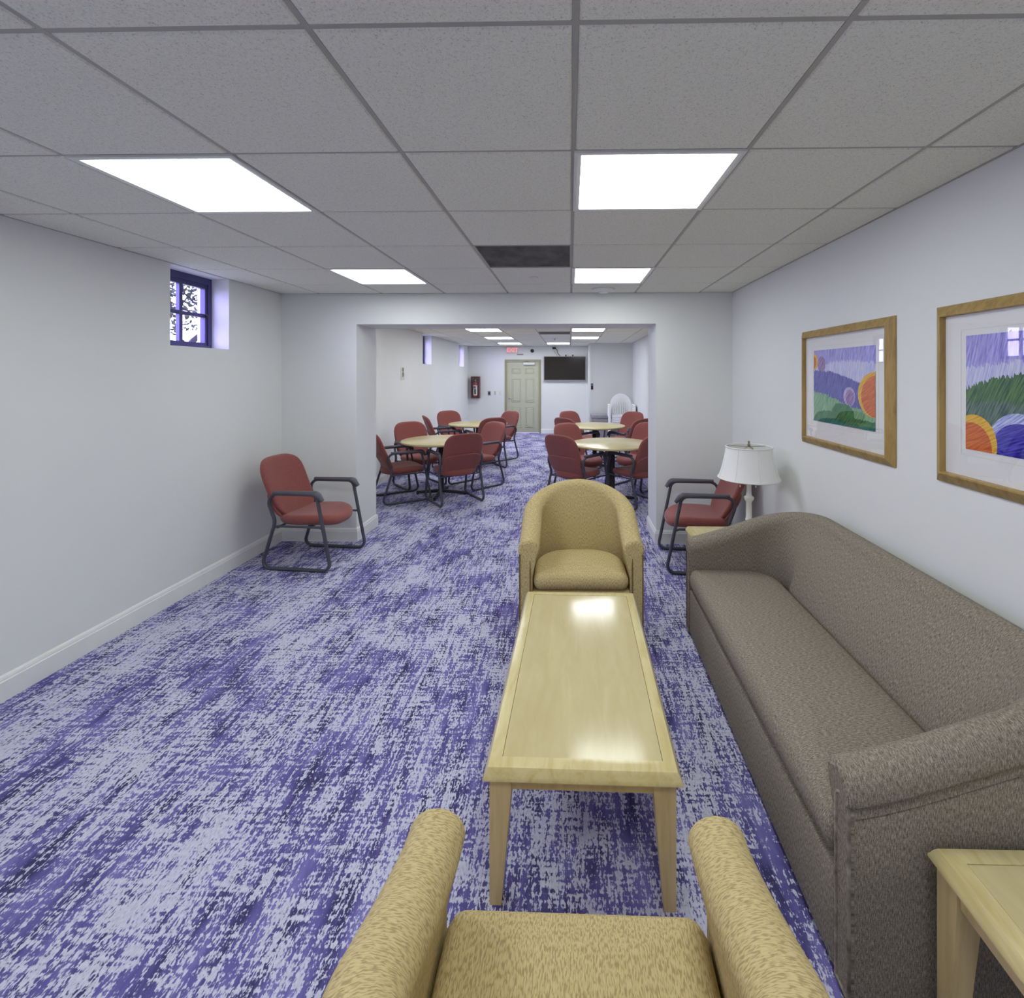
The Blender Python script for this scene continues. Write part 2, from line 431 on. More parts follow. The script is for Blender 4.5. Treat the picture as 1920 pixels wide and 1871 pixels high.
for (x, y), lab in zip(VENTS, ('dark perforated return-air grille in the lounge ceiling', 'small dark air grille in the dining room ceiling beyond the opening')):
    t = thing('ceiling_vent', lab, 'air vent', (x+G/2, y+G/2, ZC))
    MB().ring(G-.004, G-.004, [(0, .02), (0, .001), (.012, .001), (.014, .02)]).build('frame', M['grid'], t)
    g = MB()
    g.box(-.29, .29, -.29, .29, .008, .012)
    g.build('grille', M['vent'], t)

# small ceiling fittings
tag(MB().lathe([(.0, .006), (.036, .004), (.038, -.002), (.036, -.006), (.0, -.008)], (-.291, 3.85, ZC-.001), 28, cap=False).build('sprinkler_cover', M['white_metal'], sm=50),
    'small flat round sprinkler cover on a lounge ceiling tile beside the dark grille', 'sprinkler cover')
t = thing('ceiling_detector', 'round white domed detector on the ceiling above the opening wall', 'detector', (.305, 4.385, ZC))
MB().lathe([(.0, 0), (.105, 0), (.108, -.008), (.10, -.016), (.06, -.024), (.0, -.026)], n=32, cap=False).build('base', M['white_metal'], t, 50)
MB().lathe([(.0, -.022), (.045, -.024), (.04, -.036), (.0, -.040)], n=24, cap=False).build('dome', M['white_metal'], t, 50)
t = thing('ceiling_sprinkler', 'small pendent sprinkler head on the dining room ceiling before the television', 'sprinkler', (-.33, 10.35, ZC))
MB().lathe([(.0, 0), (.03, 0), (.03, -.006), (.01, -.012), (.01, -.04), (.0, -.042)], n=16, cap=False).build('body', M['chrome'], t, 50)
MB().lathe([(.0, -.045), (.026, -.047), (.0, -.05)], n=16, cap=False).build('deflector', M['chrome'], t, 50)

# ------------------------------------------------------------------ windows in the left wall
def window(i, y0, y1):
    r = bpy.data.objects.new('window_%d' % i, None); COL.objects.link(r); struct(r); r.location = (-2.97, (y0+y1)/2, WZ)
    wd, h = y1-y0, WTOP-WZ; a = wd/2
    fr = MB()
    for (p0, p1, q0, q1) in ((-a, a, 0, .028), (-a, a, h-.05, h), (-a, -a+.034, .028, h-.05), (a-.034, a, .028, h-.05)): fr.box(-.03, .03, p0, p1, q0, q1)
    fr.build('window_frame', M['win_frame'], r)
    sa = MB(); b = a-.034
    for (p0, p1, q0, q1) in ((-b, b, .028, .05), (-b, b, h-.085, h-.05), (-b, -b+.024, .05, h-.085), (b-.024, b, .05, h-.085)): sa.box(-.022, .018, p0, p1, q0, q1)
    sa.box(-.016, .012, -.016, .016, .05, h-.085)
    zm = .05+(h-.135)*.5; sa.box(-.0155, .0125, -b+.024, b-.024, zm-.014, zm+.014)
    sash = sa.build('sash', M['win_frame'], r)
    MB().box(-.003, .001, -b+.02, b-.02, .046, h-.08).build('pane', M['glass'], r)
    MB().box(.018, .03, b-.02, b-.002, zm-.012, zm+.012).build('latch', M['dark'], sash)
for i, (a, b) in enumerate(WINS): window(i+1, a, b)
struct(MB().box(-40, XO, -25, 45, .4, .6).build('ground', M['earth']))

def tree(x, y, z, h, label, seed, n_leaf=2000):
    rnd = random.Random(seed); t = thing('garden_tree', label, 'tree', (x, y, z))
    br = MB(); lf = MB()
    def limb(p, d, L, r, depth):
        pts = [p]; q = p.copy(); dd = d.copy()
        for k in range(4):
            dd = (dd+Vector((rnd.uniform(-.22, .22), rnd.uniform(-.22, .22), rnd.uniform(-.05, .18)))).normalized(); q = q+dd*(L/4); pts.append(q.copy())
        br.tube(pts, [r*(1-.15*k) for k in range(5)], 6)
        if depth == 0: ends.append((pts, r)); return
        for k in range(3 if depth > 1 else 3):
            s = pts[rnd.randint(2, 4)]; nd = (dd*.6+Vector((rnd.uniform(-1, 1), rnd.uniform(-1, 1), rnd.uniform(-.25, .5)))).normalized()
            limb(s, nd, L*.72, r*.62, depth-1)
    ends = []
    limb(Vector((0, 0, 0)), Vector((0, 0, 1)), h*.42, .11, 4)
    br.build('trunk', M['bark'], t, 60)
    for _ in range(n_leaf):
        pts, r = rnd.choice(ends); p = rnd.choice(pts)+Vector([rnd.gauss(0, .28) for _ in range(3)])
        a = Vector([rnd.uniform(-1, 1) for _ in range(3)]).normalized(); b = a.orthogonal().normalized(); n = a.cross(b); s = rnd.uniform(.035, .08)
        lf.add([p-a*s, p-b*s*.45+n*s*.12, p+a*s, p+b*s*.45+n*s*.12], [(0, 1, 2, 3)])
    lf.build('leaves', M['leaf'], t)
tree(-7.4, 9.25, .6, 3.9, 'sparse leafy tree standing outside the lounge window', 3)

# ------------------------------------------------------------------ door in the far wall
def door():
    r = bpy.data.objects.new('door_1', None); COL.objects.link(r); struct(r); r.location = ((DX0+DX1)/2, YF, 0)
    hw = (DX1-DX0)/2
    f = MB()
    f.box(-hw-.03, -hw+.02, -.02, .12, 0, DZ+.03).box(hw-.02, hw+.03, -.02, .12, 0, DZ+.03).box(-hw+.02, hw-.02, -.02, .12, DZ-.02, DZ+.03)
    f.build('door_frame', M['door_frame'], r)
    a = hw-.022; leaf = MB().box(-a, a, .03, .07, .008, DZ-.022).build('door_leaf', M['door'], r)
    for (z0, z1) in ((1.635, 1.79), (.85, 1.50), (.15, .72)):
        for s in (-1, 1):
            p = MB(); cx = s*.185+.0; W = .25; H = z1-z0
            st = len(p.V); p.ring(W, H, [(0, 0), (0, .002), (.012, .016), (.028, .002), (.044, .014), (.045, 0)])
            p.box(-W/2+.0445, W/2-.0445, -H/2+.0445, H/2-.0445, 0, .0139)
            p.xf(Matrix.Translation((cx, .0305, (z0+z1)/2)) @ Matrix.Rotation(PI/2, 4, 'X'))
            p.build('door_panel', M['door'], leaf)
    hd = MB().lathe([(.0, .03), (.032, .03), (.032, .018), (.012, .014), (.012, -.03), (.0, -.03)], (-a+.075, 0, .965), 20, 'y', False)
    hd.tube([(-a+.075, -.028, .965), (-a+.10, -.03, .966), (-a+.19, -.026, .960)], [.011, .010, .008], 10)
    hd.build('door_handle', M['chrome'], leaf, 50)
    cl = MB().rbox(.015, .32, -.035, .03, 1.875, 1.945, .008); cl.build('door_closer', M['white_metal'], leaf, 50)
    MB().tube([(.2, -.01, 1.945), (.2, -.02, 1.965), (.06, -.10, 1.975), (.16, -.02, 1.99)], .008, 8).build('closer_arm', M['chrome'], leaf, 50)
    for z in (.25, 1.0, 1.75): MB().lathe([(.008, 0), (.008, .1)], (a+.006, .026, z), 10).build('hinge', M['chrome'], r, 50)
door()

# ------------------------------------------------------------------ far wall fittings
def text_mesh(body, size, name):
    c = bpy.data.curves.new(name, 'FONT'); c.body = body; c.size = size; c.align_x = 'CENTER'; c.align_y = 'CENTER'; c.extrude = .002; c.offset = size*.018
    o = bpy.data.objects.new(name, c); COL.objects.link(o)
    dg = bpy.context.evaluated_depsgraph_get(); me = bpy.data.meshes.new_from_object(o.evaluated_get(dg))
    bpy.data.objects.remove(o); me.name = name; return me
t = thing('exit_sign', 'red lettered EXIT sign on the far wall above the door', 'exit sign', (-1.585, YF, 2.285))
MB().rbox(-.15, .15, -.035, 0, -.095, .095, .006).build('housing', M['exit_face'], t, 40)
link('lettering', text_mesh('EXIT', .155, 'lettering'), M['exit_red'], t, (0, -.037, -.002), (PI/2, 0, 0))
tag(MB().rbox(-1.46, -1.285, YF-.012, YF, 2.145, 2.183, .004).build('wall_plate', M['grey_plate'], sm=40), 'narrow grey plate on the wall below the EXIT sign', 'wall plate')
t = thing('wall_speaker', 'round black camera dome on the wall above the door', 'camera', (-1.039, YF, 2.264))
MB().lathe([(.0, 0), (.05, 0), (.05, -.02), (.0, -.02)], n=24, axis='y', cap=False).build('base', M['dark'], t, 50)
MB().lathe([(.042, -.018), (.038, -.04), (.022, -.056), (.0, -.06)], n=24, axis='y', cap=False).build('dome', M['black'], t, 50)
t.name = 'camera_dome'
t = thing('television', 'flat black wall television with pale silver frame right of the door', 'television', (-.144, YF-.001, 1.778))
MB().rbox(-.575, .575, -.075, -.03, -.345, .335, .008).build('casing', M['grey_plate'], t, 40)
MB().box(-.558, .558, -.078, -.07, -.312, .32).build('screen', M['screen'], t)
MB().box(-.25, .25, -.03, 0, -.2, .2).build('wall_bracket', M['dark'], t)
for x in (.03, .22): MB().rbox(x-.018, x+.018, -.06, -.02, .335, .375, .004).build('bracket_clip', M['dark'], t)
t = thing('cable_outlet', 'black cable outlet with two hanging cords above the television', 'cable outlet', (-.437, YF, 2.335))
MB().rbox(-.045, .045, -.05, 0, -.025, .03, .006).build('box', M['black'], t, 40)
MB().tube([(.04, -.02, .0), (.085, -.03, -.06), (.10, -.03, -.14), (.17, -.035, -.215)], .009, 8).build('cord', M['dark'], t, 50)
MB().tube([(-.02, -.02, -.01), (.01, -.03, -.1), (.07, -.03, -.18), (.09, -.035, -.215)], .005, 8).build('cord', M['grey_plate'], t, 50)

t = thing('extinguisher_cabinet', 'dark red fire extinguisher case hung on the far wall', 'extinguisher case', (-2.585, YF, 1.265))
MB().ring(.235, .59, [(0, 0), (0, .155), (.012, .17), (.026, .17), (.026, .012), (.03, 0)]).xf(Matrix.Rotation(PI/2, 4, 'X')).build('case_shell', M['case_red'], t)
MB().box(-.1, .1, -.012, 0, -.28, .28).build('back_panel', M['case_red'], t)
MB().box(-.093, .093, -.164, -.160, -.27, .27).build('clear_front', M['glass'], t)
t = thing('fire_extinguisher', 'red fire extinguisher with white label standing inside the wall case', 'fire extinguisher', (-2.585, YF-.086, 1.265-.268))
MB().lathe([(.0, 0), (.062, 0), (.066, .012), (.066, .34), (.05, .39), (.024, .41), (.024, .43), (.0, .43)], n=24, cap=False).build('cylinder', M['fire_red'], t, 50)
lb = MB(); n = 12
V = [(.0672*math.sin(-1.0+2.0*k/n), -.0672*math.cos(-1.0+2.0*k/n), z) for k in range(n+1) for z in (.05, .32)]
lb.add(V, [(2*k, 2*k+2, 2*k+3, 2*k+1) for k in range(n)]); label_o = lb.build('paper_label', M['paper'], t)
lb = MB()
for (z0, z1, a0, a1) in ((.24, .30, -.7, .3), (.08, .225, -.35, .35)):
    V = [(.0680*math.sin(a0+(a1-a0)*k/6), -.0680*math.cos(a0+(a1-a0)*k/6), z) for k in range(7) for z in (z0, z1)]
    lb.add(V, [(2*k, 2*k+2, 2*k+3, 2*k+1) for k in range(6)])
lb.build('label_print', M['dark'], label_o)
v = MB().rbox(-.02, .02, -.02, .02, .43, .475, .005); v.tube([(0, 0, .47), (.01, -.02, .485), (.05, -.045, .50)], .009, 8); v.tube([(0, 0, .455), (.03, -.03, .445), (.07, -.05, .43)], .008, 8)
v.build('valve', M['chrome'], t, 50)
MB().tube([(-.02, 0, .45), (-.07, -.01, .44), (-.08, -.03, .36), (-.072, -.03, .2)], .009, 8).build('hose', M['black'], t, 50)

def plate(name, x, z, wd, h, mat, label, cat, kind):
    t = thing(name, label, cat, (x, YF, z))
    MB().rbox(-wd/2, wd/2, -.007, 0, -h/2, h/2, .003).build('face_plate', mat, t, 40)
    if kind == 'toggle': MB().box(-.005, .005, -.02, -.006, -.012, .012).build('toggle', M['beige_plate'], t)
    if kind == 'outlet':
        for s in (-1, 1): MB().rbox(-.017, .017, -.0085, -.006, s*.024-.014, s*.024+.014, .002).build('socket', M['grey_plate'], t)
    if kind == 'dark': MB().rbox(-.024, .024, -.0085, -.006, -.04, .04, .002).build('insert', M['dark'], t)
plate('control_plate', -2.224, 1.10, .085, .125, M['grey_plate'], 'small dark grey control plate between the extinguisher case and white plates', 'control plate', 'dark')
plate('outlet_plate', -2.063, 1.108, .075, .118, M['beige_plate'], 'white outlet plate, the one farther from the door', 'outlet', 'outlet')
plate('switch_plate', -1.909, 1.108, .075, .118, M['beige_plate'], 'white wall plate just left of the door handle', 'switch', 'toggle')

# white plate on the left wall of the dining room
t = thing('wall_notice', 'slim white plate with a grey symbol on the left dining room wall', 'sign', (XL, 7.95, 1.625))
MB().rbox(0, .006, -.09, .09, -.105, .105, .003).build('plate', M['beige_plate'], t, 40)
sy = MB().lathe([(.0, .006), (.035, .006), (.035, .009), (.0, .009)], (0, 0, .07), 20, 'x', False).lathe([(.0, .006), (.042, .006), (.042, .009), (.0, .009)], (0, 0, -.015), 20, 'x', False)
sy.box(.006, .009, -.012, .012, -.015, .07); sy.build('symbol', M['grey_plate'], t)

# wall handset on the boxed-out corner
t = thing('wall_handset', 'small black handset hung on the white boxed-out corner wall', 'handset', (.545, BY, 1.316))
MB().rbox(-.03, .03, -.03, 0, -.075, .075, .01).build('body', M['black'], t, 40)
MB().rbox(-.022, .022, -.034, -.028, .02, .055, .003).build('display', M['grey_plate'], t, 40)
MB().tube([(0, -.008, .07), (-.02, -.01, .12), (-.045, -.01, .2)], .004, 6).build('cord', M['paper'], t, 50)

# grey bin beside the stacked chairs
t = thing('storage_box', 'flat grey lidded storage box behind the farthest right table', 'box', (.75, 11.60, 0))
MB().rbox(-.235, .235, -.22, .22, 0, .57, .012).build('body', M['grey_box'], t, 40)
MB().rbox(-.25, .25, -.235, .235, .57, .652, .012).build('lid', M['grey_box'], t, 40)

# ------------------------------------------------------------------ padded shapes
def superell(a, b, n, taper=0.0, N=48, nb=None):
    out = []
    for k in range(N):
        th = 2*PI*k/N; c, s = math.cos(th), math.sin(th); m = n if s > 0 or nb is None else nb
        x = a*math.copysign(abs(c)**(2/m), c); y = b*math.copysign(abs(s)**(2/m), s)
        out.append((x*(1+taper*y/b), y))
    return out
def pad(outline, th, dome=.0, edge=.03, deform=None, uvs=None):
    """closed cushion in local x,y with z thickness th; rounded rim, domed front"""
    P = [Vector((x, y)) for x, y in outline]; N = len(P)
    nr = []
    for i in range(N):
        t = (P[(i+1) % N]-P[i-1]); nr.append(Vector((t.y, -t.x)).normalized())
    area = sum(P[i].x*P[(i+1) % N].y-P[(i+1) % N].x*P[i].y for i in range(N))
    sg = 1 if area > 0 else -1
    cen = sum(P, Vector((0, 0)))/N; V = []; rings = []; UV = []
    def ring(inset, scale, z):
        idx = []
        for i in range(N):
            q = P[i]-nr[i]*sg*inset; q = cen+(q-cen)*scale
            idx.append(len(V)); V.append(Vector((q.x, q.y, z))); UV.append((q.x, q.y))
        rings.append(idx)
    h = th/2
    for sc in (.12, .35, .6, .82): ring(edge, sc, h+dome*(1-sc*sc))
    for k in range(5):
        a = PI/2*k/4; ring(edge*(1-math.sin(a)), 1, h*math.cos(a) if k else h)
    for k in range(1, 5):
        a = PI/2*k/4; ring(edge*(1-math.cos(a)), 1, -h*math.sin(a))
    for sc in (.82, .6, .35, .12): ring(edge, sc, -h)
    Fc = [tuple(rings[0])]
    for a, b in zip(rings, rings[1:]):
        for i in range(N): Fc.append((a[i], a[(i+1) % N], b[(i+1) % N], b[i]))
    Fc.append(tuple(rings[-1])[::-1])
    if deform: V = [deform(v) for v in V]
    return V, Fc, UV

# ------------------------------------------------------------------ sled-base guest chair (facing local +y)
CH = {}
def chair_meshes():
    def bend(v):       # backrest: local x,y(up),z(front) -> chair coords
        x, u, d = v
        yb = -.150-.245*(u/.56)-.022*math.sin(max(0, min(1, u/.5))*PI) + .55*x*x
        return Vector((x, yb+d, .388+u*.925))
    o1 = [(x, y+.27) for x, y in superell(.254, .28, 3.6, .03, 48, 2.7)]
    V, Fc, _ = pad(o1, .055, .006, .026, bend); CH['backrest'] = mesh('backrest', V, Fc, 60)
    o2 = [(x, y+.125) for x, y in superell(.243, .14, 2.6, .03, 40, 2.7)]
    V, Fc, _ = pad(o2, .034, 0, .012, lambda v: bend(Vector((v.x, v.y+.03*(1 if v.y > .1 else 0)*((v.x/.24)**2), -v.z-.033)))); CH['back_panel'] = mesh('back_panel', V, Fc, 60)
    def sdef(v):
        x, y, z = v
        return Vector((x, y, z+.403-.030*max(0, (y-.08)/.17)**2+.35*x*x-.02*(1-((y+.05)/.3)**2)))
    o3 = [(x, y+.015) for x, y in superell(.247, .268, 2.7, .0, 48)]
    V, Fc, _ = pad(o3, .086, .012, .040, sdef); CH['seat'] = mesh('seat', V, Fc, 60)
    for s, nm in ((-1, 'l'), (1, 'r')):
        x = s*.273
        loop = [(x, .31, .0135), (x, .185, .628), (x, -.265, .628), (x, -.178, .40), (x, -.30, .0135)]
        m = MB().tube(fillet(loop, [.055, .06, .075, .10, .055], 6), .0135, 10, True, 1.25, (1, 0, 0))
        CH['side_frame_'+nm] = mesh('side_frame', m.V, m.F, 60)
        loop = [(x, .235, .575), (x, .188, .632), (x, -.19, .634)]
        pts = fillet(loop, [0, .06, 0], 6, False)
        n = len(pts); rr = [.0205+.004*math.sin(PI*k/(n-1)) for k in range(n)]; rr[0] = .015; rr[-1] = .015
        m = MB().tube([p+Vector((0, 0, .004)) for p in pts], rr, 12, False, 1.35, (1, 0, 0)); CH['armrest_'+nm] = mesh('armrest', m.V, m.F, 60)
        m = MB().tube([(x*.985, .232, .352), (x*.93, .2, .356), (x*.93, -.15, .356), (x*.985, -.19, .352)], .010, 8); CH['seat_rail_'+nm] = mesh('seat_rail', m.V, m.F, 60)
    m = MB().tube([(-.262, -.165, .350), (.262, -.165, .350)], .010, 8).tube([(-.26, .10, .350), (.26, .10, .350)], .010, 8)
    m.box(-.04, .04, -.24, -.12, .352, .362); CH['cross_bar'] = mesh('cross_bar', m.V, m.F, 60)
chair_meshes()
for k, mt in (('backrest', 'red'), ('back_panel', 'red'), ('seat', 'red'), ('cross_bar', 'slate')): CH[k].materials.append(M[mt])
for nm in 'lr':
    for k, mt in (('side_frame_', 'slate'), ('armrest_', 'slate_pad'), ('seat_rail_', 'slate')): CH[k+nm].materials.append(M[mt])
def guest_chair(x, y, ang, label, group):
    """ang: facing direction in degrees from +x"""
    t = thing('guest_chair', label, 'chair', (x, y, 0), math.radians(ang-90), group)
    b = link('backrest', CH['backrest'], None, t); link('back_panel', CH['back_panel'], None, b)
    link('seat', CH['seat'], None, t); link('cross_bar', CH['cross_bar'], None, t)
    for nm in 'lr':
        f = link('side_frame', CH['side_frame_'+nm], None, t); link('armrest', CH['armrest_'+nm], None, f); link('seat_rail', CH['seat_rail_'+nm], None, t)
    return t
guest_chair(-2.223, 4.149, -5.3, 'red guest chair with grey sled frame standing alone against the left wall', 'red chairs in the lounge')
guest_chair(1.10, 4.135, 176.5, 'red guest chair in the right corner behind the white lamp', 'red chairs in the lounge')
GL1, GL2, GR1, GR2 = ('chairs round the nearer left table', 'chairs round the farther left table', 'chairs round the nearer right table', 'chairs round the farther right table')
for a in [
    (-2.20, 6.20, 34, 'red chair cut off by the left jamb of the opening, turned to the right', GL1),
    (-1.479, 6.114, 125.5, 'red chair with its back to the viewer before the nearer left table', GL1),
    (-2.20, 6.95, -48, 'red chair behind the nearer left table facing the viewer, beside the wall', GL1),
    (-1.36, 6.97, 228.5, 'red chair at the aisle side of the nearer left table, facing left', GL1),
    (-2.20, 8.46, 25, 'red chair seen edge-on at the wall side of the farther left table', GL2),
    (-2.19, 9.20, -48, 'red chair behind the farther left table, below the extinguisher case', GL2),
    (-1.47, 8.27, 125, 'red chair mostly hidden behind the aisle chair of the nearer left table', GL2),
    (-1.39, 9.16, 228, 'red chair standing just before the cream door', GL2),
    (.09, 5.97, 50, 'red chair directly behind the tan tub armchair, its back to the viewer', GR1),
    (.17, 6.80, -48, 'red chair at the aisle side behind the nearer right table, facing right', GR1),
    (.83, 6.04, 128, 'red chair cut off by the right jamb, before the nearer right table', GR1),
    (.95, 6.90, 228, 'red chair cut off by the right jamb, behind the nearer right table', GR1),
    (.14, 8.22, 45, 'red chair at the aisle side before the farther right table', GR2),
    (.20, 9.17, -48, 'red chair behind the farther right table, below the television', GR2),
    (.99, 9.00, 228, 'red chair before the stack of white plastic chairs', GR2),
    (1.0, 8.15, 128, 'red chair beside the right jamb, showing its back rim before the farther right table', GR2)]: guest_chair(*a)

# ------------------------------------------------------------------ round tables
def round_table():
    t = thing('round_table', 'x', 'table', (0, 0, 0), 0, 'round maple dining tables'); R = .525
    MB().lathe([(.0, .704), (R-.02, .704), (R-.004, .710), (R, .72), (R-.004, .732), (R-.014, .736), (.0, .736)], n=64, cap=False).build('tabletop', M['maple_round'], t, 50)
    MB().lathe([(.0, .704), (.16, .704), (.16, .694), (.04, .688), (.038, .05), (.05, .03), (.0, .03)], n=24, cap=False).build('pedestal', M['dark'], t, 50)
    for k in range(4):
        b = MB().tube([(.03, 0, .045), (.2, 0, .034), (.33, 0, .022)], [.024, .022, .016], 8).lathe([(.0, 0), (.018, 0), (.016, .012), (.0, .012)], (.32, 0, 0), 12, cap=False)
        b.xf(Matrix.Rotation(PI/2*k, 4, 'Z')).build('foot', M['dark'], t, 50)
    return t
rt = round_table(); first = True
for x, y, lab in ((-1.735, 6.42, 'round maple table on dark pedestal, nearer of the two on the left'), (-1.66, 8.62, 'round maple table, farther of the two on the left'),
                  (.538, 6.16, 'round maple table behind the tan tub armchair, nearer of the two on the right'), (.426, 8.31, 'round maple table, farther of the two on the right')):
    if first: rt.location = (x, y, 0); rt['label'] = lab; first = False
    else: dup(rt, (x, y, 0), 0, lab)

# ------------------------------------------------------------------ stack of white plastic chairs (facing local -y)
def resin_chair():
    t = thing('plastic_chair', 'x', 'chair', (0, 0, 0), 0, 'stacked white plastic chairs')
    back = MB(); N = 24; c = Vector((0, .23, .62)); R1, R0 = .255, .205
    def hoop(a, R): return Vector((R*math.cos(a), .21+.10*(math.sin(a)*R+.25), .62+R*1.12*math.sin(a)))
    V = []; n = N
    a0, a1 = -.35*PI, 1.35*PI
    for k in range(n+1):
        a = a0+(a1-a0)*k/n
        for R, dy in ((R1, .018), (R1, -.010), (R0, -.014), (R0, .010)): V.append(hoop(a, R)+Vector((0, dy, 0)))
    Fc = [(4*k+i, 4*k+(i+1) % 4, 4*k+4+(i+1) % 4, 4*k+4+i) for k in range(n) for i in range(4)]+[(0, 1, 2, 3), tuple(4*n+i for i in (3, 2, 1, 0))]
    back.add(V, Fc); b = back.build('backrest', M['resin'], t, 40)
    sl = MB()
    for k in range(-4, 5):
        x = k*.042; hh = math.sqrt(max(0, R0*R0-x*x))*1.12
        zt, zb = .62+hh+.004, .62-hh*.92
        f = lambda z: .21+.10*((z-.62)/1.12+.25)
        sl.add([(x-.010, f(zb)-.004, zb), (x+.010, f(zb)-.004, zb), (x+.010, f(zt)-.004, zt), (x-.010, f(zt)-.004, zt), (x-.010, f(zb)+.003, zb), (x+.010, f(zb)+.003, zb), (x+.010, f(zt)+.003, zt), (x-.010, f(zt)+.003, zt)],
               [(0, 1, 2, 3), (7, 6, 5, 4), (0, 4, 5, 1), (1, 5, 6, 2), (2, 6, 7, 3), (3, 7, 4, 0)])
    sl.build('back_slats', M['resin'], b)
    s = MB()
    for k in range(7): s.rbox(-.21+k*.06, -.21+k*.06+.052, -.24, .20, .405-.004*abs(k-3)*0, .418, .003, 1)
    s.rbox(-.23, .23, -.262, -.225, .385, .42, .008); s.rbox(-.23, .23, .19, .22, .385, .42, .008); s.box(-.23, -.205, -.25, .2, .39, .417).box(.205, .23, -.25, .2, .39, .417)
    s.build('seat', M['resin'], t, 40)
    for sx in (-1, 1):
        a = MB().rbox(sx*.285-.03, sx*.285+.03, -.23, .20, .634, .66, .008); a.box(sx*.285-.008, sx*.285+.008, -.20, .18, .618, .64)
        a.build('armrest', M['resin'], t, 40)
        for (y0, y1, zt) in ((-.27, -.225, .64), (.30, .19, .64)):
            l = MB(); x1, x0 = sx*.28, sx*.30; e = .026
            l.add([(x0-e, y0-e, 0), (x0+e, y0-e, 0), (x0+e, y0+e, 0), (x0-e, y0+e, 0), (x1-e, y1-e, zt), (x1+e, y1-e, zt), (x1+e, y1+e, zt), (x1-e, y1+e, zt)],
                  [(3, 2, 1, 0), (4, 5, 6, 7), (0, 1, 5, 4), (1, 2, 6, 5), (2, 3, 7, 6), (3, 0, 4, 7)])
            l.build('leg', M['resin'], t, 20)
    return t
pc = resin_chair(); ORD = ('bottom chair', 'second chair from the bottom', 'third chair from the bottom', 'fourth chair from the bottom', 'third chair from the top', 'second chair from the top', 'topmost chair')
for k in range(7):
    lab = f'white plastic armchair, {ORD[k]} of the stack by the far right wall'
    z = k*.042; loc = (1.2, 11.25-.004*k, z)
    if k == 0: pc.location = loc; pc['label'] = lab; pc.rotation_euler = (0, 0, -.04)
    else: dup(pc, loc, -.04, lab)

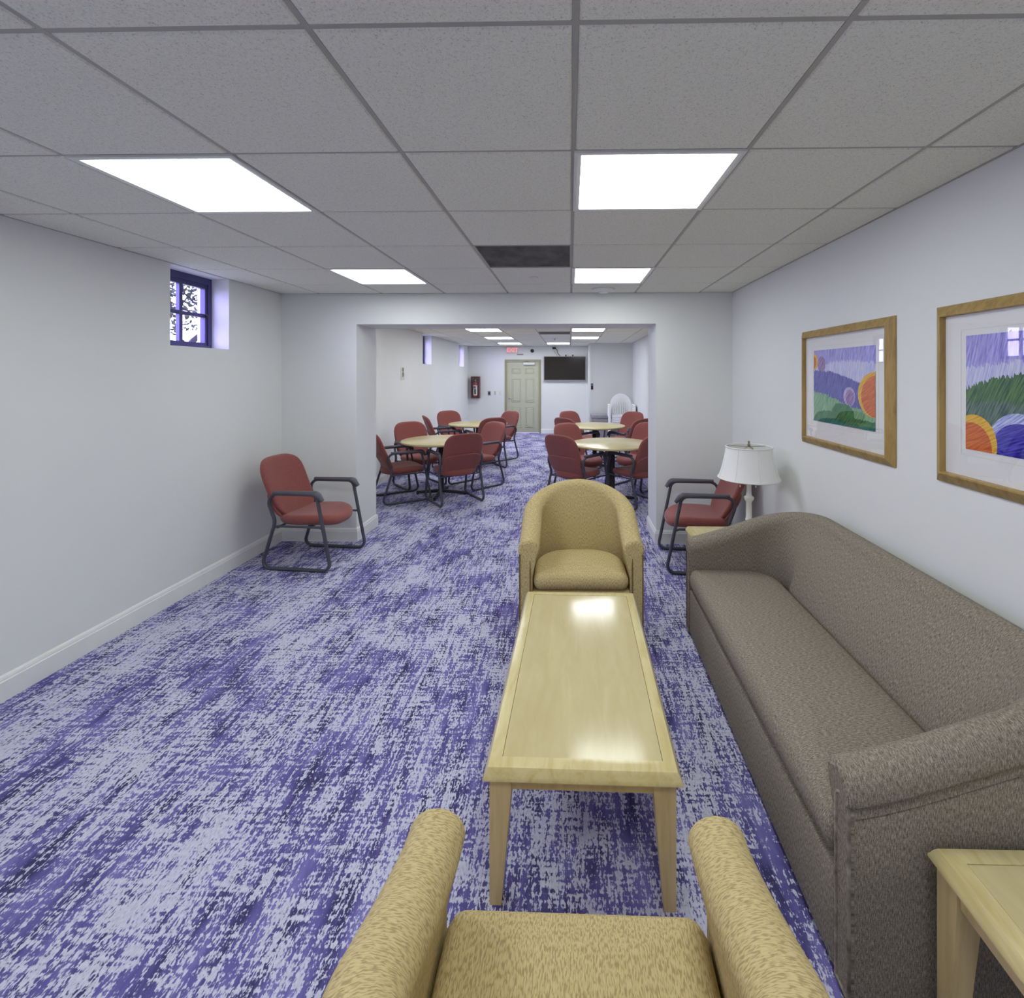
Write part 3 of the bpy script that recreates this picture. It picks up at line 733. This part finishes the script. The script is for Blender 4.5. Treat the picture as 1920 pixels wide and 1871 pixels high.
# ------------------------------------------------------------------ barrel seats: one shell swept along a U
def sm01(t): t = max(0.0, min(1.0, t)); return t*t*(3-2*t)
def tub(t, W, D, T, r, zf, zb, d0, d1, lean, mat, cush_top, seat_front, rail_z, zlow=.05, roll=.0, lip=.011, flare=.03, ri_=None, piping=None):
    """front edge at local y=0, back at y=-D, faces +y"""
    w = W/2-T/2; L = D-T/2-r
    path = []      # (pos, outward normal, weight of back, distance from front)
    ns = 14; na = 14; nb = 10 if W > 1 else 4
    q = []
    for k in range(ns): q.append((Vector((-w, -L*k/ns)), Vector((-1, 0)), 0.0))
    for k in range(na): a = PI/2*k/na; q.append((Vector((-w+r-r*math.cos(a), -L-r*math.sin(a))), Vector((-math.cos(a), -math.sin(a))), sm01(k/na)))
    for k in range(nb+1): q.append((Vector((-w+r+(2*w-2*r)*k/nb, -L-r)), Vector((0, -1)), 1.0))
    q += [(Vector((-p.x, p.y)), Vector((-n.x, n.y)), wt) for p, n, wt in reversed(q[:ns+na])]
    s = 0; S_ = [0]
    for a, b in zip(q, q[1:]): s += (b[0]-a[0]).length; S_.append(s)
    tot = S_[-1]; half = []
    st = []
    for (p, n, wt), ss in zip(q, S_):
        d = min(ss, tot-ss); tt = max(0, min(1, (d-d0)/(d1-d0))); R = zf+(zb-zf)*(.62*math.sin(tt*PI/2)**1.15+.38*sm01(tt)); st.append((p, n, wt, R, 1.0, ss, 0, 0))
    # rounded arm tips
    tips = []
    for k in (1, 2, 3, 4):
        a = PI/2*k/4*.92; tips.append((.016*math.sin(a), .74+.26*math.cos(a), .026*(1-math.cos(a))))
    f0, f1 = st[0], st[-1]
    pre = [(f0[0], f0[1], 0, f0[3], sc, -e, e, dz) for e, sc, dz in reversed(tips)]
    post = [(f1[0], f1[1], 0, f1[3], sc, f1[5]+e, e, dz) for e, sc, dz in tips]
    st = pre+st+post
    V = []; UV = []; m = None
    for p, n, wt, R, sc, ss, ext, drop in st:
        h = T/2
        fl = flare*(1-wt); sec = [(-h+fl-lean*wt, zlow+.2), (-h+fl-lean*wt, .41), (-h+fl*.6-lean*wt*.6, .41+(R-.07-.41)*.5), (-h+fl*.1-lean*wt*.12, R-.075)]
        for k in range(9):
            a = PI-PI*k/8; sec.append((h*math.cos(a), R-.055+.055*math.sin(a)))
        sec += [(h+.002, R-.07), (h-.003, R-.082), (h-lip, R-.088), (h-lip, R-.10)]
        if roll: sec += [(h-lip+.002, R-.116), (h-lip-.007, R-.121), (h-lip-.001, R-.127)]
        sec += [(h-lip, R*.5), (h-lip, zlow), (-h+.01-lean*wt, zlow)]
        m = len(sec); acc = 0; prev = None
        for a, z in sec:
            if prev: acc += math.hypot(a-prev[0], z-prev[1])
            prev = (a, z); up = z > R-.0885; pos = p+n*(a*sc if up else a)+Vector((0, ext if up else ext*.15)); z -= drop*(z-R+.09)/.09 if up else 0
            V.append(Vector((pos.x, pos.y, z))); UV.append((ss, acc))
    NS = len(st); Fc = []
    for i in range(NS-1):
        for k in range(m): Fc.append((i*m+k, i*m+(k+1) % m, (i+1)*m+(k+1) % m, (i+1)*m+k))
    for b0, flip in ((0, False), ((NS-1)*m, True)):          # end caps with their own flat mapping
        nb0 = len(V); V += [V[b0+k].copy() for k in range(m)]; UV += [(V[b0+k].x, V[b0+k].z) for k in range(m)]
        cap = tuple(range(nb0, nb0+m)); Fc.append(cap[::-1] if flip else cap)
    link('shell', mesh('shell', V, Fc, 55, UV), mat, t)
    # arm front panels with welt
    for sx in (-1, 1):
        a0 = w-T/2+flare+.012; a1 = w+T/2-lip+.002; zt = zf-.078
        poly = fillet([(sx*a0, zlow, 0), (sx*a1, zlow, 0), (sx*a1, zt, 0), (sx*a0, zt, 0)], [.001, .001, .012, .03], 5)
        pb = MB().prism([(p.x, p.y) for p in poly], -.004, .009)
        pb.V = [Vector((v.x, v.z, v.y)) for v in pb.V]
        me = mesh('arm_panel', pb.V, pb.F, 30, [(v.x, v.z) for v in pb.V]); ap = link('arm_panel', me, mat, t)
        wl = MB().tube([(p.x, .0095, p.y) for p in poly], .0045, 6, True)
        me = mesh('welt', wl.V, wl.F, 60, [(v.x*.05, v.z*.05) for v in wl.V]); link('welt', me, piping or mat, ap)
    # seat cushion
    hw = w-T/2+flare-.004; yb = -(D-T-lean-.0)+.0; ri = ri_ or max(.10, r-T/2-lean*.35)
    ol = fillet([(-hw, seat_front, 0), (-hw, yb, 0), (hw, yb, 0), (hw, seat_front, 0)], [.045, ri, ri, .045], 10)
    o2 = []
    for a, b in zip(ol, ol[1:]+ol[:1]):
        k = max(1, int((b-a).length/.06))
        for j in range(k): q_ = a+(b-a)*j/k; o2.append((q_.x, q_.y))
    th = cush_top-rail_z-.004
    V, Fc, UV = pad(o2, th, .022, .045, lambda v: Vector((v.x, v.y, v.z+rail_z+.004+th/2)))
    UV = [(v.x, v.y-v.z) for v in V]
    link('seat_cushion', mesh('seat_cushion', V, Fc, 60, UV), mat, t)
    fr = MB().rbox(-hw-.004, hw+.004, yb+.05, seat_front-.008, zlow, rail_z, .008)
    link('front_rail', mesh('front_rail', fr.V, fr.F, 40, [(v.x, v.z+v.y) for v in fr.V]), mat, t)
    for sx in (-1, 1):
        for yy in (-.07, -D+.14): MB().rbox(sx*(w-.03)-.025, sx*(w-.03)+.025, yy-.025, yy+.025, 0, zlow+.01, .004).build('foot', M['black'], t, 40)
    return t
A = thing('tub_armchair', 'tan tub armchair facing the viewer at the far end of the coffee table', 'armchair', (.066, 2.838, 0), PI+.012, 'tan tub armchairs')
ARM = dict(piping=M['tan_piping'], W=.745, D=.66, T=.125, r=.25, zf=.632, zb=.862, d0=.04, d1=.84, lean=.085, mat=M['tan'], cush_top=.425, seat_front=.012, ri_=.25, rail_z=.32, flare=.042)
tub(A, **ARM)
B = dup(A, (.013, 1.066, 0), -.01, 'tan tub armchair in the foreground, only its seat and arms in view')
for o in (A, B):
    for c in o.children:
        pass
SO = thing('sofa', 'long grey-brown upholstered sofa against the right wall', 'sofa', (.729, 2.13, 0), PI/2-.018)
tub(SO, W=1.84, D=.76, T=.115, r=.285, zf=.60, zb=.80, d0=.0, d1=.80, lean=.16, mat=M['brown'], cush_top=.425, seat_front=.018, rail_z=.285, roll=1, lip=.015, zlow=.022)

# ------------------------------------------------------------------ maple tables with tapered legs
def leg_table(t, W, L, zt, thick, leg_w, foot_w, apron, over):
    """long side along local y"""
    prof = [(0, -thick), (0, -thick+.006), (.004, -thick+.013), (.008, -.012), (.014, -.003), (.022, 0), (.052, 0), (.052, -.012), (.02, -thick)]
    MB().ring(W, L, [(d, zt+h) for d, h in prof]).build('top_border', M['maple_edge'], t, 30)
    MB().box(-W/2+.0535, W/2-.0535, -L/2+.0535, L/2-.0535, zt-.018, zt-.0012).build('top_panel', M['maple'], t)
    z0 = zt-thick; ax, ay = W/2-over, L/2-over
    ap = MB(); e = .018
    for sy in (-1, 1): ap.box(-ax+leg_w, ax-leg_w, min(sy*(ay-.008), sy*(ay-.028)), max(sy*(ay-.008), sy*(ay-.028)), z0-apron, z0)
    for sx in (-1, 1): ap.box(min(sx*(ax-.008), sx*(ax-.028)), max(sx*(ax-.008), sx*(ax-.028)), -ay+leg_w, ay-leg_w, z0-apron, z0)
    ap.build('apron', M['maple_leg'], t)
    for sx in (-1, 1):
        for sy in (-1, 1):
            l = MB(); zk = z0-apron; V = []
            for z, wd in ((0, foot_w), (zk, leg_w), (z0, leg_w)):
                for u, v in ((0, 0), (1, 0), (1, 1), (0, 1)): V.append((sx*(ax-u*wd), sy*(ay-v*wd), z))
            l.add(V, [(0, 1, 2, 3), (8, 9, 10, 11)]+[(4*k+i, 4*k+(i+1) % 4, 4*k+4+(i+1) % 4, 4*k+4+i) for k in (0, 1) for i in range(4)])
            l.build('leg', M['maple_leg'], t)
CT = thing('coffee_table', 'long pale maple coffee table with tapered legs and a glossy top', 'coffee table', (.046, 2.025, 0), -.016)
leg_table(CT, .598, 1.20, .425, .036, .066, .036, .042, .018)
for yy, lab in ((.900, 'maple end table in the bottom right corner beside the near sofa arm'), (3.355, 'maple end table under the white lamp beyond the sofa')):
    t = thing('end_table', lab, 'end table', (1.172, yy, 0), 0, 'maple end tables')
    leg_table(t, .60, .575, .468, .034, .060, .036, .05, .013)

# ------------------------------------------------------------------ table lamp
t = thing('table_lamp', 'white table lamp with a panelled bell shade on the far end table', 'lamp', (1.285, 3.47, .468))
sh = MB(); n = 8; V = []; R = [(.213, .397), (.198, .44), (.184, .49), (.170, .55), (.158, .622)]
NN = 48
for r, z in R:
    for k in range(NN):
        a = 2*PI*k/NN; f = 1-.012*abs(math.sin(a*n/2))
        V.append((r*f*math.cos(a), r*f*math.sin(a), z))
for r, z in reversed(R):
    for k in range(NN):
        a = 2*PI*k/NN; f = 1-.012*abs(math.sin(a*n/2)); V.append(((r-.003)*f*math.cos(a), (r-.003)*f*math.sin(a), z))
m = 2*len(R); Fc = [(i*NN+k, i*NN+(k+1) % NN, ((i+1) % m)*NN+(k+1) % NN, ((i+1) % m)*NN+k) for i in range(m) for k in range(NN)]
sh.add(V, Fc); shade = sh.build('lamp_shade', M['shade'], t, 40)
tr = MB()
for r, z in ((.2125, .399), (.1585, .621)): tr.tube([(r*math.cos(2*PI*k/40), r*math.sin(2*PI*k/40), z) for k in range(40)], .0045, 8, True)
for k in range(8):
    a = 2*PI*k/8; tr.tube([((r+.0005)*math.cos(a), (r+.0005)*math.sin(a), z) for r, z in R], .002, 6)
tr.build('shade_trim', M['lamp_white'], shade, 60)
MB().lathe([(.0, 0), (.085, 0), (.088, .012), (.07, .022), (.035, .034), (.024, .05), (.022, .09), (.027, .10), (.021, .11), (.019, .225), (.024, .232), (.034, .25), (.034, .262), (.02, .272), (.017, .30), (.016, .40), (.02, .41), (.02, .45), (.0, .45)], n=28, cap=False).build('lamp_stem', M['lamp_white'], t, 50)
hp = MB().tube([(.02, 0, .44), (.055, 0, .47), (.06, 0, .54), (.025, 0, .615), (0, 0, .625), (-.025, 0, .615), (-.06, 0, .54), (-.055, 0, .47), (-.02, 0, .44)], .0025, 6)
for k in range(3):
    a = 2*PI*k/3+.4; hp.tube([(0, 0, .623), (.157*math.cos(a), .157*math.sin(a), .619)], .002, 6)
hp.build('harp', M['brass'], t, 60)
MB().lathe([(.0, .622), (.008, .625), (.012, .637), (.006, .647), (.009, .659), (.0, .667)], n=14, cap=False).build('finial', M['brass'], t, 60)
for (dx, dy, zb) in ((-.07, -.02, .355), (.06, .03, .34)):
    MB().tube([(dx*.4, dy*.4, .43), (dx, dy, .42), (dx, dy, zb)], .0018, 6).lathe([(.0, zb-.022), (.006, zb-.012), (.0, zb)], (dx, dy, 0), 10, cap=False).build('pull_chain', M['lamp_white'], t, 60)
MB().lathe([(.0, .45), (.022, .455), (.034, .50), (.022, .54), (.0, .548)], n=18, cap=False).build('bulb', M['paper'], t, 60)

# ------------------------------------------------------------------ framed pencil drawings on the right wall
PM = {}
def pm(name, c1, c2, rot=.6, sc=(150, 12, 1)):
    if name not in PM: PM[name] = pencil(name, srgb(*c1), srgb(*c2), rot, sc)
    return PM[name]
pm('sky_pencil', (138, 128, 214), (190, 186, 236), .25)
pm('pale_sky_pencil', (176, 178, 230), (216, 218, 240), .25)
pm('blue_hill_pencil', (58, 56, 146), (112, 112, 196), .4)
pm('light_green_pencil', (92, 146, 112), (150, 190, 150), .5)
pm('dark_green_pencil', (28, 84, 62), (66, 140, 82), .7)
pm('teal_pencil', (30, 92, 104), (66, 138, 120), .7)
pm('orange_pencil', (186, 82, 44), (222, 128, 64), 1.1)
pm('yellow_pencil', (214, 158, 44), (236, 196, 80), 1.1)
pm('mauve_pencil', (118, 84, 150), (170, 140, 190), .8)
pm('lilac_pencil', (150, 130, 190), (204, 190, 222), .8)
pm('hill_green_pencil', (44, 82, 72), (96, 138, 84), .5)
pm('grey_green_pencil', (58, 84, 86), (112, 138, 126), .5)
pm('deep_blue_pencil', (40, 36, 140), (92, 92, 206), 1.2)
pm('pale_blue_pencil', (120, 130, 216), (214, 222, 246), 1.0)
PN = list(PM)
def ell(cx, cy, a, b, N=36): return [(cx+a*math.cos(2*PI*k/N), cy+b*math.sin(2*PI*k/N)) for k in range(N)]
def clip(poly, w, h):
    def cut(P, f, ix):
        out = []
        for i in range(len(P)):
            a, b = P[i-1], P[i]; fa, fb = f(a), f(b)
            if fa >= 0 and fb >= 0: out.append(b)
            elif fa >= 0 or fb >= 0:
                t = fa/(fa-fb); c = (a[0]+(b[0]-a[0])*t, a[1]+(b[1]-a[1])*t); out.append(c)
                if fb >= 0: out.append(b)
        return out
    for f in (lambda p: p[0], lambda p: w-p[0], lambda p: p[1], lambda p: h-p[1]):
        poly = cut(poly, f, 0)
        if not poly: return poly
    return poly
def wavy(pts, seed, amp=.006, step=.012):
    rnd = random.Random(seed); out = []
    for a, b in zip(pts, pts[1:]):
        n = max(1, int(math.hypot(b[0]-a[0], b[1]-a[1])/step))
        for k in range(n): out.append((a[0]+(b[0]-a[0])*k/n, a[1]+(b[1]-a[1])*k/n+rnd.uniform(-amp, amp)*.8))
    return out+[pts[-1]]
def picture(name_label, y_far, shapes):
    """local x runs toward the viewer (world -y), local y is up; the frame hangs on wall_right"""
    W, H = .905, .722; yc = y_far-W/2; zc = 1.527
    t = thing('framed_picture', name_label, 'picture', (XR, yc, zc), 0, 'framed pencil drawings on the right wall')
    X = Matrix(((0, 0, -1, 0), (-1, 0, 0, 0), (0, 1, 0, 0), (0, 0, 0, 1)))   # local (x,y,z) -> world offset (-z,-x,y)
    fr = MB().ring(W, H, [(0, .001), (0, .006), (.004, .011), (.038, .031), (.044, .030), (.046, .016), (.046, .001)]).xf(X); fr.build('frame', M['oak'], t, 30)
    MB().box(-W/2+.04, W/2-.04, -H/2+.04, H/2-.04, .001, .006).xf(X).build('mat_board', M['mat_board'], t)
    w, h = .612, .438
    pr = MB(); mats = []; uvs = []; V = []; Fc = []; mi = []
    for k, (poly, mname) in enumerate(shapes):
        P = clip([(x*w, y*h) for x, y in poly], w, h)
        if len(P) < 3: continue
        b = len(V); z = .0062+.00025*k
        for x, y in P: V.append(X @ Vector((x-w/2, y-h/2+.012, z))); uvs.append((x, y))
        Fc.append(tuple(range(b, b+len(P)))); mi.append(PN.index(mname))
    me = mesh('drawing', V, Fc, None, uvs, False)
    for i, p in enumerate(me.polygons): p.material_index = mi[i]
    d = link('drawing', me, [PM[n] for n in PN], t)
    MB().ring(w+.05, h+.05, [(0, .006), (0, .0068), (.003, .0068), (.003, .006)]).xf(Matrix.Translation((0, .012, 0))).xf(X).build('mat_line', M['beige_plate'], t)
    MB().box(-W/2+.042, W/2-.042, -H/2+.042, H/2-.042, .0125, .0145).xf(X).build('glass', M['glass'], t)
full = [(0, 0), (1, 0), (1, 1), (0, 1)]
def band(top, seed, amp=.02): return [(0, -.05)]+[(1, -.05)]+list(reversed(wavy(top, seed, amp, .008)))
P1 = [(full, 'sky_pencil'), (band([(0, .78), (.5, .84), (1, .80)], 1, .03), 'pale_sky_pencil'),
      (ell(.0, .84, .085, .115), 'yellow_pencil'), (ell(-.02, .83, .065, .10), 'orange_pencil'), (ell(.15, .80, .075, .11), 'mauve_pencil'),
      (band([(0, .72), (.3, .70), (.6, .62), (1, .48)], 2), 'blue_hill_pencil'),
      (band([(0, .42), (.25, .38), (.55, .28), (1, .2)], 3, .025), 'light_green_pencil'),
      (ell(.63, .38, .09, .12), 'lilac_pencil'), (ell(.64, .37, .065, .095), 'mauve_pencil'),
      (ell(1.0, .42, .24, .27), 'yellow_pencil'), (ell(1.03, .40, .22, .25), 'orange_pencil'),
      (wavy([(.35, -.1), (.35, .2), (.42, .28), (.62, .28), (.7, .2), (.72, -.1), (.35, -.1)], 4, .01), 'dark_green_pencil'),
      (wavy([(.0, -.1), (.03, .08), (.12, .15), (.35, .17), (.6, .12), (1.05, .10), (1.05, -.1), (0, -.1)], 5, .012), 'dark_green_pencil'),
      (wavy([(.0, -.1), (.0, .02), (.3, .06), (.6, .03), (1.05, .04), (1.05, -.1), (0, -.1)], 6, .012), 'teal_pencil')]
P2 = [(full, 'sky_pencil'), (band([(0, .72), (.5, .78), (1, .74)], 21, .03), 'pale_sky_pencil'),
      (band([(0, .54), (.2, .62), (.45, .68), (.75, .70), (1, .62)], 22, .03), 'hill_green_pencil'),
      (band([(0, .42), (.3, .44), (.6, .38), (1, .36)], 23, .03), 'grey_green_pencil'),
      (ell(.36, .08, .20, .27), 'pale_blue_pencil'), (ell(.37, .02, .19, .25), 'deep_blue_pencil'),
      (ell(.06, .06, .165, .25), 'yellow_pencil'), (ell(.04, .02, .15, .22), 'orange_pencil'),
      (ell(.72, .02, .18, .22), 'mauve_pencil'), (ell(.95, .08, .12, .2), 'orange_pencil')]
picture('framed pencil drawing of hills and round trees, nearer the lamp', 3.205, P1)
picture('framed pencil drawing of a green hill and blue bush, cut off by the right edge', 2.042, P2)
